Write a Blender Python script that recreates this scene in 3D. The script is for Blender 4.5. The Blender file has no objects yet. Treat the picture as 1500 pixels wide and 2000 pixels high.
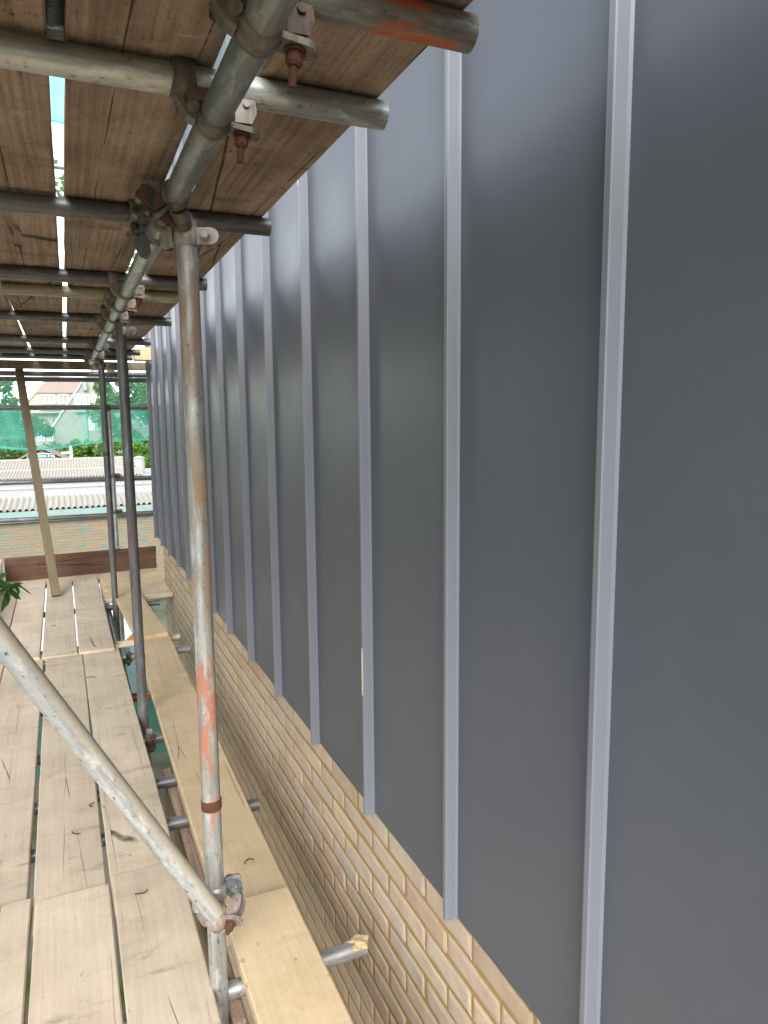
import bpy, bmesh, math, random
from mathutils import Vector, Matrix, Euler
random.seed(7)
R = math.radians
SC = bpy.context.scene
COL = SC.collection
LIFT = 4.5            # everything is laid out about the eye point, then lifted so that the ground is z = 0

# ------------------------------------------------------------------ camera, sky, sun, exposure
cd = bpy.data.cameras.new('camera'); cam = bpy.data.objects.new('camera', cd); COL.objects.link(cam)
cd.sensor_fit = 'VERTICAL'; cd.sensor_height = 36.0; cd.lens = 1405/2000*36
cd.clip_start = 0.02; cd.clip_end = 3000
rx, ry, rz = Vector((.915, -.404, -.009)), Vector((-.062, -.118, -.991)), Vector((.399, .907, -.133))
rx.normalize(); ry = (ry - rx*ry.dot(rx)).normalized(); rz = rx.cross(ry)
cam.matrix_world = Matrix((( rx.x, -ry.x, -rz.x, 0), (rx.y, -ry.y, -rz.y, 0), (rx.z, -ry.z, -rz.z, LIFT), (0, 0, 0, 1)))
SC.camera = cam

SUN_EL, SUN_ROT = R(36), R(198)      # behind the camera, a little to its left
W = bpy.data.worlds.new('World'); SC.world = W; W.use_nodes = True
nt = W.node_tree; nt.nodes.clear()
sky = nt.nodes.new('ShaderNodeTexSky'); sky.sky_type = 'NISHITA'; sky.sun_disc = False
sky.sun_elevation = SUN_EL; sky.sun_rotation = SUN_ROT; sky.air_density = 1.0; sky.dust_density = 0.5; sky.ozone_density = 1.0
hs = nt.nodes.new('ShaderNodeHueSaturation'); hs.inputs['Saturation'].default_value = 0.32
bg = nt.nodes.new('ShaderNodeBackground'); bg.inputs['Strength'].default_value = 0.15
wo = nt.nodes.new('ShaderNodeOutputWorld')
nt.links.new(sky.outputs[0], hs.inputs['Color']); nt.links.new(hs.outputs[0], bg.inputs['Color']); nt.links.new(bg.outputs[0], wo.inputs[0])
sd = bpy.data.lights.new('sun', 'SUN'); sun = bpy.data.objects.new('sun', sd); COL.objects.link(sun)
sd.energy = 1.5; sd.angle = R(40); sd.color = (1, .975, .94)
dirv = Vector((math.sin(SUN_ROT)*math.cos(SUN_EL), math.cos(SUN_ROT)*math.cos(SUN_EL), math.sin(SUN_EL)))
sun.rotation_euler = dirv.to_track_quat('Z', 'Y').to_euler()
vs = SC.view_settings; vs.view_transform = 'Standard'; vs.look = 'None'; vs.gamma = 1; vs.use_curve_mapping = False
vs.exposure = 1.8
SC.cycles.max_bounces = 10; SC.cycles.transparent_max_bounces = 16; SC.cycles.diffuse_bounces = 6

# ------------------------------------------------------------------ node helper
class NB:
    def __init__(s, name, rough=.6, metal=0.0, spec=.5):
        s.mat = bpy.data.materials.new(name); s.mat.use_nodes = True
        s.t = s.mat.node_tree; s.b = s.t.nodes['Principled BSDF']; s.o = s.t.nodes['Material Output']
        s.b.inputs['Roughness'].default_value = rough; s.b.inputs['Metallic'].default_value = metal
        s.b.inputs['Specular IOR Level'].default_value = spec
    def put(s, inp, v):
        if hasattr(v, 'is_linked'): s.t.links.new(v, inp)
        elif isinstance(v, (tuple, list)) and len(inp.default_value) == 4 and len(v) == 3: inp.default_value = (*v, 1)
        else: inp.default_value = v
    def n(s, ty, ins=None, **props):
        nd = s.t.nodes.new('ShaderNode'+ty)
        for k, v in props.items(): setattr(nd, k, v)
        for k, v in (ins or {}).items(): s.put(nd.inputs[k], v)
        return nd
    def obj(s): return s.n('TexCoord').outputs['Object']
    def rnd(s): return s.n('ObjectInfo').outputs['Random']
    def rvec(s, vec, k=50.0):
        r = s.rnd(); c = s.n('CombineXYZ', {0: s.math('MULTIPLY', r, k), 1: s.math('MULTIPLY', r, k*2.3), 2: s.math('MULTIPLY', r, k*.7)}).outputs[0]
        return s.n('VectorMath', {0: vec, 1: c}, operation='ADD').outputs[0]
    def map(s, vec, scale=(1, 1, 1), loc=(0, 0, 0)):
        return s.n('Mapping', {'Vector': vec, 'Scale': scale, 'Location': loc}).outputs[0]
    def noise(s, vec, scale, detail=4, rough=.55, dist=0.0):
        return s.n('TexNoise', {'Vector': vec, 'Scale': scale, 'Detail': detail, 'Roughness': rough, 'Distortion': dist}).outputs[0]
    def vor(s, vec, scale, feature='DISTANCE_TO_EDGE'):
        return s.n('TexVoronoi', {'Vector': vec, 'Scale': scale}, feature=feature).outputs['Distance']
    def mr(s, f, a, b, c=0.0, d=1.0):
        return s.n('MapRange', {'Value': f, 'From Min': a, 'From Max': b, 'To Min': c, 'To Max': d}).outputs[0]
    def math(s, op, a, b=0.0):
        return s.n('Math', {0: a, 1: b}, operation=op).outputs[0]
    def mix(s, f, a, b):
        nd = s.t.nodes.new('ShaderNodeMix'); nd.data_type = 'RGBA'
        s.put(nd.inputs[0], f); s.put(nd.inputs[6], a); s.put(nd.inputs[7], b); return nd.outputs[2]
    def mul(s, col, f):
        return s.n('VectorMath', {0: col, 1: s.n('CombineXYZ', {0: f, 1: f, 2: f}).outputs[0]}, operation='MULTIPLY').outputs[0]
    def bump(s, h, strength=.3, dist=.002):
        s.put(s.b.inputs['Normal'], s.n('Bump', {'Height': h, 'Strength': strength, 'Distance': dist}).outputs[0])
    def col(s, c): s.put(s.b.inputs['Base Color'], c); return s
    def rough(s, c): s.put(s.b.inputs['Roughness'], c); return s
    def metal(s, c): s.put(s.b.inputs['Metallic'], c); return s

def simple(name, c, rough=.6, metal=0.0, var=.15, scale=8, bump=.15):
    m = NB(name, rough, metal); v = m.rvec(m.obj()); f = m.noise(v, scale, 5)
    m.col(m.mix(f, tuple(x*(1-var) for x in c), tuple(min(1, x*(1+var)) for x in c)))
    if bump: m.bump(m.noise(v, scale*12, 3), bump, .002)
    return m.mat

def wood(name, a, b, dark, crack=.012, smudge=.5, speck=.55, rand=.18, grain=1.0, mortar=None, scuff=0.0):
    """board timber, grain along local Y; differs from board to board through the object's random number"""
    m = NB(name, .82, spec=.25); o = m.rvec(m.obj()); r = m.rnd()
    warp = m.noise(m.map(o, (3, .6, 3)), 1.5, 3)
    wv = m.n('VectorMath', {0: o, 1: m.n('CombineXYZ', {0: m.math('MULTIPLY', warp, .035), 1: 0.0, 2: m.math('MULTIPLY', warp, .03)}).outputs[0]}, operation='ADD').outputs[0]
    g1 = m.noise(m.map(wv, (1, .018, 1)), 95, 5, .6)
    g2 = m.noise(m.map(wv, (1, .03, 1)), 28, 4, .6)
    big = m.noise(o, 3.2, 4, .6)
    c = m.mix(m.mr(big, .3, .7), a, b)
    gl = m.math('ADD', m.math('MULTIPLY', g1, .6), m.math('MULTIPLY', g2, .4))
    c = m.mix(m.mr(gl, .60, .36, 0, .55*grain), c, dark)
    sm = m.noise(m.map(o, (1, 2.6, 1)), 3.0, 5, .62, .6)                      # scuffs across the board
    c = m.mix(m.mr(sm, .60, .74, 0, smudge), c, tuple(x*1.0 for x in dark))
    fs = m.noise(m.map(o, (1, .35, 1)), 160, 3, .7)
    c = m.mix(m.mr(fs, .56, .72, 0, .5*grain), c, tuple(x*.6 for x in dark))
    c = m.mix(m.mr(m.noise(o, 7, 6, .7), .50, .75, 0, .4*grain), c, tuple(x*1.1 for x in dark))
    sp = m.noise(m.map(o, (1, .5, 1)), 42, 2, .5)
    spm = m.math('MULTIPLY', m.mr(sp, .69, .74), m.mr(m.noise(o, 2.3, 2), .45, .6))
    c = m.mix(m.math('MULTIPLY', spm, speck), c, tuple(x*.45 for x in dark))
    ck = m.vor(m.map(wv, (1, .055, .3), (.3, .1, 0)), 6.5)
    ckm = m.math('MULTIPLY', m.mr(ck, crack, crack*.3), m.mr(m.noise(o, 1.7, 2), .49 if crack < .006 else .44, .56 if crack < .006 else .5))
    c = m.mix(m.math('MULTIPLY', ckm, .85), c, tuple(x*.16 for x in dark))
    if scuff:                                                                 # dusty drag marks across the boards, pale dried dust
        sf = m.noise(m.map(wv, (1, 9, 1)), 2.4, 6, .7, .8)
        sk = m.math('MULTIPLY', m.mr(sf, .60, .70), m.mr(m.noise(o, 4.5, 3), .45, .62))
        c = m.mix(m.math('MULTIPLY', sk, scuff), c, dark)
        c = m.mix(m.mr(m.noise(o, 5.5, 6, .65), .52, .72, 0, .35), c, tuple(x*1.25 for x in b))
    if mortar:
        mo = m.noise(o, 9, 6, .65, .5); mk = m.math('MULTIPLY', m.mr(mo, .62, .68), m.mr(m.noise(o, 1.3, 1), .52, .58))
        c = m.mix(m.math('MULTIPLY', mk, .8), c, mortar)
    c = m.mul(c, m.mr(r, 0, 1, 1-rand, 1+rand))
    m.col(c)
    h = m.math('SUBTRACT', m.math('MULTIPLY', gl, .5), m.math('MULTIPLY', ckm, 1.5))
    m.bump(h, .45, .003)
    return m.mat

def galv(name, a=(.30, .31, .30), b=(.46, .47, .46), rust=.0, mortar=.0, orange=None, stain=None, dirt=.5, topmortar=False, metal=.55, rough=.46):
    """scaffold tube, axis along local Z"""
    m = NB(name, rough, metal); o0 = m.obj(); o = m.rvec(o0)
    st = m.noise(m.map(o, (1, 1, .05)), 60, 5, .6)
    bl = m.noise(m.map(o, (1, 1, .35)), 9, 5, .6)
    c = m.mix(m.mr(bl, .3, .7), a, b)
    c = m.mix(m.mr(st, .56, .38, 0, .5), c, tuple(x*.45 for x in a))
    sp = m.noise(m.map(o, (1, 1, .6)), 90, 3, .6)
    spm = m.mr(sp, .60, .70)
    c = m.mix(m.math('MULTIPLY', spm, dirt), c, (.03, .028, .025))
    c = m.mix(m.mr(m.noise(m.map(o, (1, 1, .3)), 40, 5, .7), .52, .70, 0, .55), c, tuple(min(1, x*1.7) for x in b))
    c = m.mix(m.mr(m.noise(m.map(o, (1, 1, .22)), 22, 6, .72, .5), .54, .72, 0, .5*dirt), c, (.12, .10, .075))
    mt = metal
    z = m.n('SeparateXYZ', {0: o0}).outputs[2]
    masks = []
    def band(z0, z1, soft):   # a length of the tube
        return m.math('MULTIPLY', m.mr(z, z0-soft, z0+soft), m.mr(z, z1+soft, z1-soft))
    if rust:
        f = m.mr(m.noise(m.map(o, (1, 1, .5)), 14, 6, .7), .62-.12*rust, .72-.1*rust)
        c = m.mix(m.math('MULTIPLY', f, .9), c, m.mix(m.noise(o, 60, 3), (.12, .04, .02), (.26, .10, .045))); masks.append(f)
    for (z0, z1, soft, colr, thr) in (stain or []):
        f = m.math('MULTIPLY', band(z0, z1, soft), m.mr(m.noise(m.map(o, (1, 1, .16)), 26, 5, .6), thr, thr+.1))
        c = m.mix(m.math('MULTIPLY', f, .85), c, colr); masks.append(f)
    for (z0, z1, colr, thr) in (orange or []):
        f = m.math('MULTIPLY', band(z0, z1, .012), m.mr(m.noise(m.map(o, (1, 1, .25)), 30, 5, .65), thr-.02, thr+.09))
        c = m.mix(m.math('MULTIPLY', f, .85), c, m.mix(m.noise(o, 45, 4), tuple(x*.7 for x in colr), colr)); masks.append(f)
    if mortar:
        f = m.mr(m.noise(o, 30, 6, .7), .70-.12*mortar, .73-.12*mortar)
        c = m.mix(f, c, m.mix(m.noise(o, 80, 2), (.38, .32, .22), (.52, .44, .30))); masks.append(f)
    if topmortar:             # cement dried along one side of the tube
        xs = m.n('SeparateXYZ', {0: o0}).outputs[0]
        f = m.math('MULTIPLY', m.mr(m.math('ADD', xs, m.math('MULTIPLY', m.noise(m.map(o, (1, 1, .4)), 16, 5, .65), .034)), .024, .031), .85)
        c = m.mix(f, c, m.mix(m.noise(o, 70, 3), (.36, .31, .225), (.50, .44, .33))); masks.append(f)
    m.col(c)
    k = None
    for f in masks: k = f if k is None else m.math('MAXIMUM', k, f)
    if k is not None:
        m.metal(m.mr(k, 0, 1, mt, 0.0)); m.rough(m.mr(k, 0, 1, rough, .85))
        m.bump(m.math('ADD', m.math('MULTIPLY', st, .2), m.math('MULTIPLY', k, .6)), .35, .0015)
    else:
        m.bump(m.math('ADD', m.math('MULTIPLY', st, .3), m.math('MULTIPLY', bl, .3)), .25, .001)
    return m.mat

# ------------------------------------------------------------------ materials
DECK = wood('deck timber', (.47, .38, .275), (.60, .495, .37), (.17, .128, .09), smudge=.55, rand=.10, grain=.36, crack=.0045, scuff=.75)
DECKW = wood('warm deck timber', (.54, .405, .245), (.64, .495, .315), (.22, .15, .085), smudge=.3, rand=.06, grain=.3, crack=.0045, scuff=.2)
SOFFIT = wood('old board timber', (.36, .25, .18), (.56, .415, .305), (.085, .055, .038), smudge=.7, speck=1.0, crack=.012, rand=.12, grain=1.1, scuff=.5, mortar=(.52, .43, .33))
TOE = wood('brown board timber', (.11, .062, .040), (.16, .09, .058), (.05, .028, .018), smudge=.4, rand=.1)
HEADER = wood('header timber', (.27, .215, .14), (.34, .28, .19), (.18, .13, .08), smudge=.3)
NEWT = wood('new timber', (.20, .162, .10), (.25, .205, .13), (.11, .082, .045), smudge=.15, speck=.2, crack=.004, rand=.08, grain=.8)
PALE = wood('pale painted timber', (.62, .58, .52), (.72, .69, .64), (.4, .36, .31), smudge=.2, rand=.03, grain=.3)
GALV = galv('galvanised tube', dirt=.7, mortar=.15)
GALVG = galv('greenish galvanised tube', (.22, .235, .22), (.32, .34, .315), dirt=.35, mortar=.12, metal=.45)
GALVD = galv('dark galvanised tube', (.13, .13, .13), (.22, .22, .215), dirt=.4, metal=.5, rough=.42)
GALVS = galv('shiny galvanised tube', (.42, .44, .41), (.58, .60, .56), dirt=.5, metal=.6, rough=.4)
ORANGE = (.62, .12, .025)
GALVO = galv('orange ended tube', (.21, .205, .18), (.31, .30, .265), dirt=.6, metal=.4, orange=[(1.13, 1.34, ORANGE, .50)], mortar=.1)
POST1 = galv('stained post tube', (.30, .30, .28), (.44, .44, .41), dirt=.6, metal=.4, mortar=.18,
             orange=[(3.60, 3.90, (.47, .155, .08), .46), (3.42, 3.54, (.47, .155, .08), .57)],
             stain=[(4.04, 4.42, .08, (.30, .18, .10), .44), (4.58, 4.80, .06, (.30, .165, .085), .45), (3.62, 4.02, .08, (.33, .21, .125), .47)])
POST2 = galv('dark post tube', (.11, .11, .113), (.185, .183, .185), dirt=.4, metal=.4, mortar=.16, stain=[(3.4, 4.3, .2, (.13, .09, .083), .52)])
BRACE = galv('cement covered tube', (.36, .37, .36), (.50, .505, .48), dirt=.8, metal=.25, topmortar=True, mortar=.2)
CREAM = galv('cream stained tube', (.46, .42, .30), (.58, .53, .40), dirt=.4, metal=.2, rough=.6)
FORGED = galv('forged coupler steel', (.12, .105, .08), (.20, .178, .14), rust=.55, dirt=.4, mortar=.1, metal=.45, rough=.5)
FORGEDP = galv('pale coupler steel', (.27, .245, .215), (.38, .35, .31), rust=.3, dirt=.2, metal=.3, rough=.5)
PINK = galv('pinkish coupler steel', (.24, .185, .155), (.32, .265, .225), rust=.2, dirt=.3, mortar=.3, metal=.2, rough=.6)
RUST = simple('rusty steel', (.115, .045, .025), .9, .1, .6, 90, .8)
RUSTD = simple('dark bolt steel', (.10, .085, .07), .55, .5, .3, 60, .4)
def cladding():
    m = NB('anthracite coated metal', .38, 0.0, .48); o = m.obj()
    f = m.noise(m.map(o, (1, 1, .5)), 1.6, 3)
    c = m.mix(f, (.072, .080, .099), (.084, .092, .112))
    c = m.mix(m.mr(m.noise(m.map(o, (1, 1.5, .7)), 4.5, 7, .72, .6), .53, .75, 0, .045), c, (.26, .25, .23))      # dust and hand smears
    sm = m.math('MULTIPLY', m.mr(m.noise(m.map(o, (1, .5, 1)), 26, 3, .6, 1.0), .70, .76), m.mr(m.noise(o, 1.9, 2), .52, .6))
    c = m.mix(m.math('MULTIPLY', sm, .18), c, (.36, .35, .33))
    m.col(c); m.rough(m.mr(m.noise(o, 5, 4), .3, .7, .35, .42))
    m.bump(m.noise(m.map(o, (1, 1, .45)), 2.2, 3, .5), .12, .02)
    return m.mat
CLAD = cladding()
def seammat():  # same metal as the panels, coloured paler for the light on the seams
    m = NB('lit anthracite seam metal', .40, 0.0, .5); o = m.obj()
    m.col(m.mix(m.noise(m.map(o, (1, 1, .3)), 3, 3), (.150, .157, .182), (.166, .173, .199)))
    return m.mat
SEAM_LIT = seammat()
FILM = simple('film remnant', (.48, .47, .39), .5, 0, .1, 30, .1)
def brickmat(name, cols):
    m = NB(name, .9, spec=.2); r = m.rnd(); o = m.rvec(m.obj())
    rp = m.n('ValToRGB', {0: r}); cr = rp.color_ramp
    cr.elements[0].color = (*cols[0], 1); cr.elements[0].position = 0; cr.elements[1].color = (*cols[-1], 1); cr.elements[1].position = 1
    for i, c in enumerate(cols[1:-1]):
        e = cr.elements.new((i+1)/(len(cols)-1)); e.color = (*c, 1)
    c = m.mix(m.mr(m.noise(o, 16, 5, .65), .35, .75, 0, .4), rp.outputs[0], tuple(x*.62 for x in cols[0]))
    c = m.mix(m.mr(m.noise(o, 30, 5, .7, .4),   .63, .70, 0, .5), c, (.42, .30, .12))      # mortar smears
    c = m.mix(m.mr(m.noise(o, 140, 2), .70, .76, 0, .6), c, (.16, .11, .07))
    m.col(c); m.bump(m.math('ADD', m.noise(o, 55, 5, .7), m.mr(m.noise(o, 140, 2), .68, .76, 0, -.8)), .6, .003)
    return m.mat
BRICK = brickmat('buff brick', [(.40, .30, .205), (.52, .385, .285), (.45, .375, .305), (.55, .41, .285), (.43, .35, .27), (.50, .37, .29)])
def mortarmat(name, a, b):
    m = NB(name, .95, spec=.1); o = m.obj()
    m.col(m.mix(m.noise(o, 22, 6, .7), a, b)); m.bump(m.noise(o, 70, 6, .75), .9, .006); return m.mat
MORTAR = mortarmat('sandy mortar', (.265, .175, .055), (.415, .29, .12))
BRICK2 = brickmat('mixed neighbour brick', [(.24, .19, .125), (.23, .205, .145), (.28, .20, .125), (.255, .215, .15), (.215, .225, .17), (.275, .21, .14)])
BRICK3 = simple('blue green brick', (.13, .20, .18), .9, 0, .3, 30, .3)
MORTAR2 = mortarmat('pale mortar', (.25, .235, .185), (.31, .285, .23))
REDBRICK = simple('red brick', (.38, .15, .07), .9, 0, .35, 2.5, .3)
def netmat(name, dens, colr=(.10, .55, .42), colt=(.16, .80, .62)):
    m = NB(name, .7); o = m.obj()
    d = m.n('BsdfDiffuse', {'Color': colr}); t = m.n('BsdfTranslucent', {'Color': colt}); tr = m.n('BsdfTransparent')
    ms = m.n('MixShader', {0: .62}); m.t.links.new(d.outputs[0], ms.inputs[1]); m.t.links.new(t.outputs[0], ms.inputs[2])
    fold = m.noise(m.map(o, (1, 1, .4)), 5, 4)
    f = m.math('ADD', m.mr(fold, .3, .7, dens-.12, dens+.12), 0)
    mx = m.n('MixShader', {0: f}); m.t.links.new(tr.outputs[0], mx.inputs[1]); m.t.links.new(ms.outputs[0], mx.inputs[2])
    m.t.links.new(mx.outputs[0], m.o.inputs[0]); return m.mat
NET1 = netmat('thin green netting', .13); NET2 = netmat('green netting', .36, (.14, .58, .45), (.24, .84, .68)); NETB = netmat('turquoise netting', .8, (.14, .60, .60), (.20, .74, .74)); NETH = netmat('netting hem', .85)
SHEET = simple('white roof sheet', (.84, .87, .87), .5, 0, .06, 3, .05)
CORR = simple('weathered corrugated sheet', (.36, .335, .28), .85, 0, .18, 3, .2)
WHITEP = simple('white painted metal', (.32, .32, .315), .5, 0, .05, 2, .05)
UPVC = simple('white window frame', (.8, .8, .8), .4, 0, .03, 2, 0)
LEAD = simple('green grey flashing', (.24, .34, .31), .6, .1, .2, 5, .1)
def glass():
    m = NB('window glass', .08, 0, .8); m.col((.10, .14, .15)); return m.mat
GLASS = glass()
TILE = simple('terracotta roof tile', (.34, .23, .185), .85, 0, .2, 3, .2)
SLATE = simple('grey roof slate', (.20, .19, .17), .8, 0, .2, 3, .2)
RENDER = simple('grey render', (.34, .33, .28), .9, 0, .12, 1.5, .1)
CREAMR = simple('cream stone', (.50, .42, .28), .9, 0, .12, 1.5, .1)
SIGNG = simple('teal sign board', (.02, .16, .15), .5, 0, .05, 2, 0)
BLACKP = simple('black plastic', (.012, .012, .013), .35, 0, .3, 14, .8)
BARK = simple('bark', (.10, .075, .055), .95, 0, .3, 20, .6)
def leafmat(name, a, b, tr=.35):
    m = NB(name, .5); r = m.n('Attribute', attribute_name='tone').outputs['Fac']
    c = m.mix(r, a, b); m.col(c)
    t = m.n('BsdfTranslucent', {'Color': m.mul(c, 1.6)}); mx = m.n('MixShader', {0: tr})
    m.t.links.new(m.b.outputs[0], mx.inputs[1]); m.t.links.new(t.outputs[0], mx.inputs[2]); m.t.links.new(mx.outputs[0], m.o.inputs[0])
    return m.mat
LEAF = leafmat('tree foliage', (.10, .18, .05), (.19, .30, .09), .5); LEAFY = leafmat('bright hedge foliage', (.09, .19, .03), (.18, .31, .07), .45)
LEAFN = leafmat('near leaf', (.018, .05, .012), (.05, .12, .02), .4)
def groundmat():
    m = NB('ground earth and grass', .95, spec=.1); o = m.obj()
    m.col(m.mix(m.mr(m.noise(o, .4, 6, .6), .42, .58), (.055, .075, .03), (.20, .18, .15))); m.bump(m.noise(o, 9, 6), .5, .03); return m.mat
GROUND = groundmat()
EARTH = simple('card litter', (.42, .18, .07), .9, 0, .2, 20, .2)
SPLINT = simple('pale splinter', (.60, .50, .38), .9, 0, .15, 20, .2)

# ------------------------------------------------------------------ mesh helpers
def link(name, me, mat, parent=None, kind=None, label=None):
    o = bpy.data.objects.new(name, me); COL.objects.link(o)
    if mat is not None and not me.materials: me.materials.append(mat)
    if parent is not None: o.parent = parent
    if kind: o['kind'] = kind
    if label: o['label'] = label
    return o
def tag(o, label, cat, group=None):
    o['label'] = label; o['category'] = cat
    if group: o['group'] = group
    return o
def thing(name, label, cat, loc=(0, 0, 0), group=None, rot=(0, 0, 0)):
    o = bpy.data.objects.new(name, None); COL.objects.link(o); o.location = loc; o.rotation_euler = rot
    o.empty_display_size = .1
    return tag(o, label, cat, group)
class MB:
    def __init__(s): s.v = []; s.f = []; s.sm = []
    def add(s, vs, fs, smooth=False):
        k = len(s.v); s.v += [tuple(v) for v in vs]; s.f += [tuple(i+k for i in f) for f in fs]; s.sm += [smooth]*len(fs)
    def box(s, c, d, rot=None, tf=None):
        x, y, z = d[0]/2, d[1]/2, d[2]/2
        vs = [Vector((sx*x, sy*y, sz*z)) for sz in (-1, 1) for sy in (-1, 1) for sx in (-1, 1)]
        if rot is not None: vs = [rot @ v for v in vs]
        vs = [v+Vector(c) for v in vs]
        if tf is not None: vs = [tf @ v for v in vs]
        s.add(vs, [(0, 2, 3, 1), (4, 5, 7, 6), (0, 1, 5, 4), (2, 6, 7, 3), (0, 4, 6, 2), (1, 3, 7, 5)])
    def cyl(s, p0, p1, r0, r1=None, seg=14, caps=True):
        p0, p1 = Vector(p0), Vector(p1); r1 = r0 if r1 is None else r1
        q = (p1-p0).to_track_quat('Z', 'Y'); ring = []
        for p, r in ((p0, r0), (p1, r1)):
            ring.append([p+q @ Vector((r*math.cos(2*math.pi*i/seg), r*math.sin(2*math.pi*i/seg), 0)) for i in range(seg)])
        s.add(ring[0]+ring[1], [(i, (i+1) % seg, seg+(i+1) % seg, seg+i) for i in range(seg)], True)
        if caps: s.add(ring[0], [tuple(range(seg-1, -1, -1))]); s.add(ring[1], [tuple(range(seg))])
    def prism(s, poly, axis, a, b):
        """closed outline (list of 2-D points) swept from a to b along an axis"""
        def P(u, v, w): return {'x': (w, u, v), 'y': (u, w, v), 'z': (u, v, w)}[axis]
        n = len(poly); vs = [P(u, v, a) for u, v in poly]+[P(u, v, b) for u, v in poly]
        s.add(vs, [(i, (i+1) % n, n+(i+1) % n, n+i) for i in range(n)]); s.add(vs, [tuple(range(n-1, -1, -1)), tuple(range(n, 2*n))])
    def mesh(s, name, recalc=True):
        me = bpy.data.meshes.new(name); me.from_pydata(s.v, [], s.f); me.polygons.foreach_set('use_smooth', s.sm)
        if recalc:
            bm = bmesh.new(); bm.from_mesh(me); bmesh.ops.recalc_face_normals(bm, faces=bm.faces); bm.to_mesh(me); bm.free()
        me.update(); return me
    def build(s, name, mat, parent=None, kind=None, label=None, recalc=True): return link(name, s.mesh(name, recalc), mat, parent, kind, label)
def boxobj(name, c, d, mat, parent=None, rot=None, kind=None, label=None):
    m = MB(); m.box(c, d, rot); return m.build(name, mat, parent, kind, label)
_tubes = {}
def tube_mesh(L, r=.02415, wall=.0035, seg=28, ragged=False):
    """hollow tube along local Z from 0 to L"""
    m = MB(); rng = random.Random(int(L*1000)); ns = max(2, int(L/.25))
    bow = rng.uniform(-.0015, .0015)
    rings = []
    for k in range(ns+1):
        z = L*k/ns; bx = bow*math.sin(math.pi*k/ns)
        rings.append([(bx+r*math.cos(2*math.pi*i/seg), r*math.sin(2*math.pi*i/seg), z) for i in range(seg)])
    vs = [v for g in rings for v in g]
    m.add(vs, [(k*seg+i, k*seg+(i+1) % seg, (k+1)*seg+(i+1) % seg, (k+1)*seg+i) for k in range(ns) for i in range(seg)], True)
    ri = r-wall
    for z, sgn in ((0, 1), (L, -1)):
        o = [(r*math.cos(2*math.pi*i/seg), r*math.sin(2*math.pi*i/seg), z) for i in range(seg)]
        jit = [rng.uniform(0, .003) if ragged else 0 for _ in range(seg)]
        q = [(ri*math.cos(2*math.pi*i/seg), ri*math.sin(2*math.pi*i/seg), z+sgn*jit[i]*0) for i in range(seg)]
        d = [(ri*math.cos(2*math.pi*i/seg), ri*math.sin(2*math.pi*i/seg), z+sgn*min(.25, L*.45)) for i in range(seg)]
        m.add(o+q, [(i, (i+1) % seg, seg+(i+1) % seg, seg+i) for i in range(seg)])
        m.add(q+d, [(i, (i+1) % seg, seg+(i+1) % seg, seg+i) for i in range(seg)], True)
        m.add(d, [tuple(range(seg))])
    return m.mesh('tube')
def tube(name, p0, p1, mat, label, cat='scaffold tube', group=None, spin=0, r=.02415):
    p0, p1 = Vector(p0), Vector(p1); o = link(name, tube_mesh((p1-p0).length, r), mat)
    q = (p1-p0).to_track_quat('Z', 'Y') @ Euler((0, 0, spin)).to_quaternion()
    o.rotation_euler = q.to_euler(); o.location = p0
    return tag(o, label, cat, group)
def board(x0, x1, y0, y1, ztop, mat, label, group, th=.038, skew=0.0, seed=None, tilt=0.0, name='scaffold_board', rot90=False, chip=False):
    """timber board with eased, slightly uneven edges, running along local Y"""
    rng = random.Random(seed if seed is not None else hash((round(x0, 3), round(y0, 3))) & 0xffff)
    w, L = x1-x0, y1-y0; n = max(8, int(L/.16)); e = .004; m = MB(); secs = []
    ph = rng.uniform(0, 6); 
    for k in range(n+1):
        y = -L/2+L*k/n; jl, jr = rng.uniform(-.0012, .0012), rng.uniform(-.0012, .0012)
        zz = .0015*math.sin(ph+y*1.7)
        cup = .0015*math.sin(ph*2+y)
        xs = [(-w/2+jl, -th+e), (-w/2+e+jl, -th), (w/2-e+jr, -th), (w/2+jr, -th+e), (w/2+jr, -e), (w/2-e+jr, 0), (w*.2, cup), (-w*.2, cup), (-w/2+e+jl, 0), (-w/2+jl, -e)]
        dy = [0]*10
        if k == 0 or k == n:
            a = 1 if k == n else -1
            dy = [a*rng.uniform(-.012 if chip else -.003, .002) for _ in xs]
        secs.append([(x, y+dy[i], z+zz) for i, (x, z) in enumerate(xs)])
    q = 10
    m.add([v for s_ in secs for v in s_], [(k*q+i, k*q+(i+1) % q, (k+1)*q+(i+1) % q, (k+1)*q+i) for k in range(n) for i in range(q)])
    m.add(secs[0], [tuple(range(q))]); m.add(secs[-1], [tuple(range(q))])
    o = m.build(name, mat); o.location = ((x0+x1)/2, (y0+y1)/2, ztop)
    o.rotation_euler = (tilt, 0, skew)
    return tag(o, label, 'scaffold board', group)

# ------------------------------------------------------------------ setting: ground
g = MB(); g.add([(-900, -900, -4.5), (900, -900, -4.5), (900, 900, -4.5), (-900, 900, -4.5)], [(0, 1, 2, 3)]); g.build('ground', GROUND, kind='structure')

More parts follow.
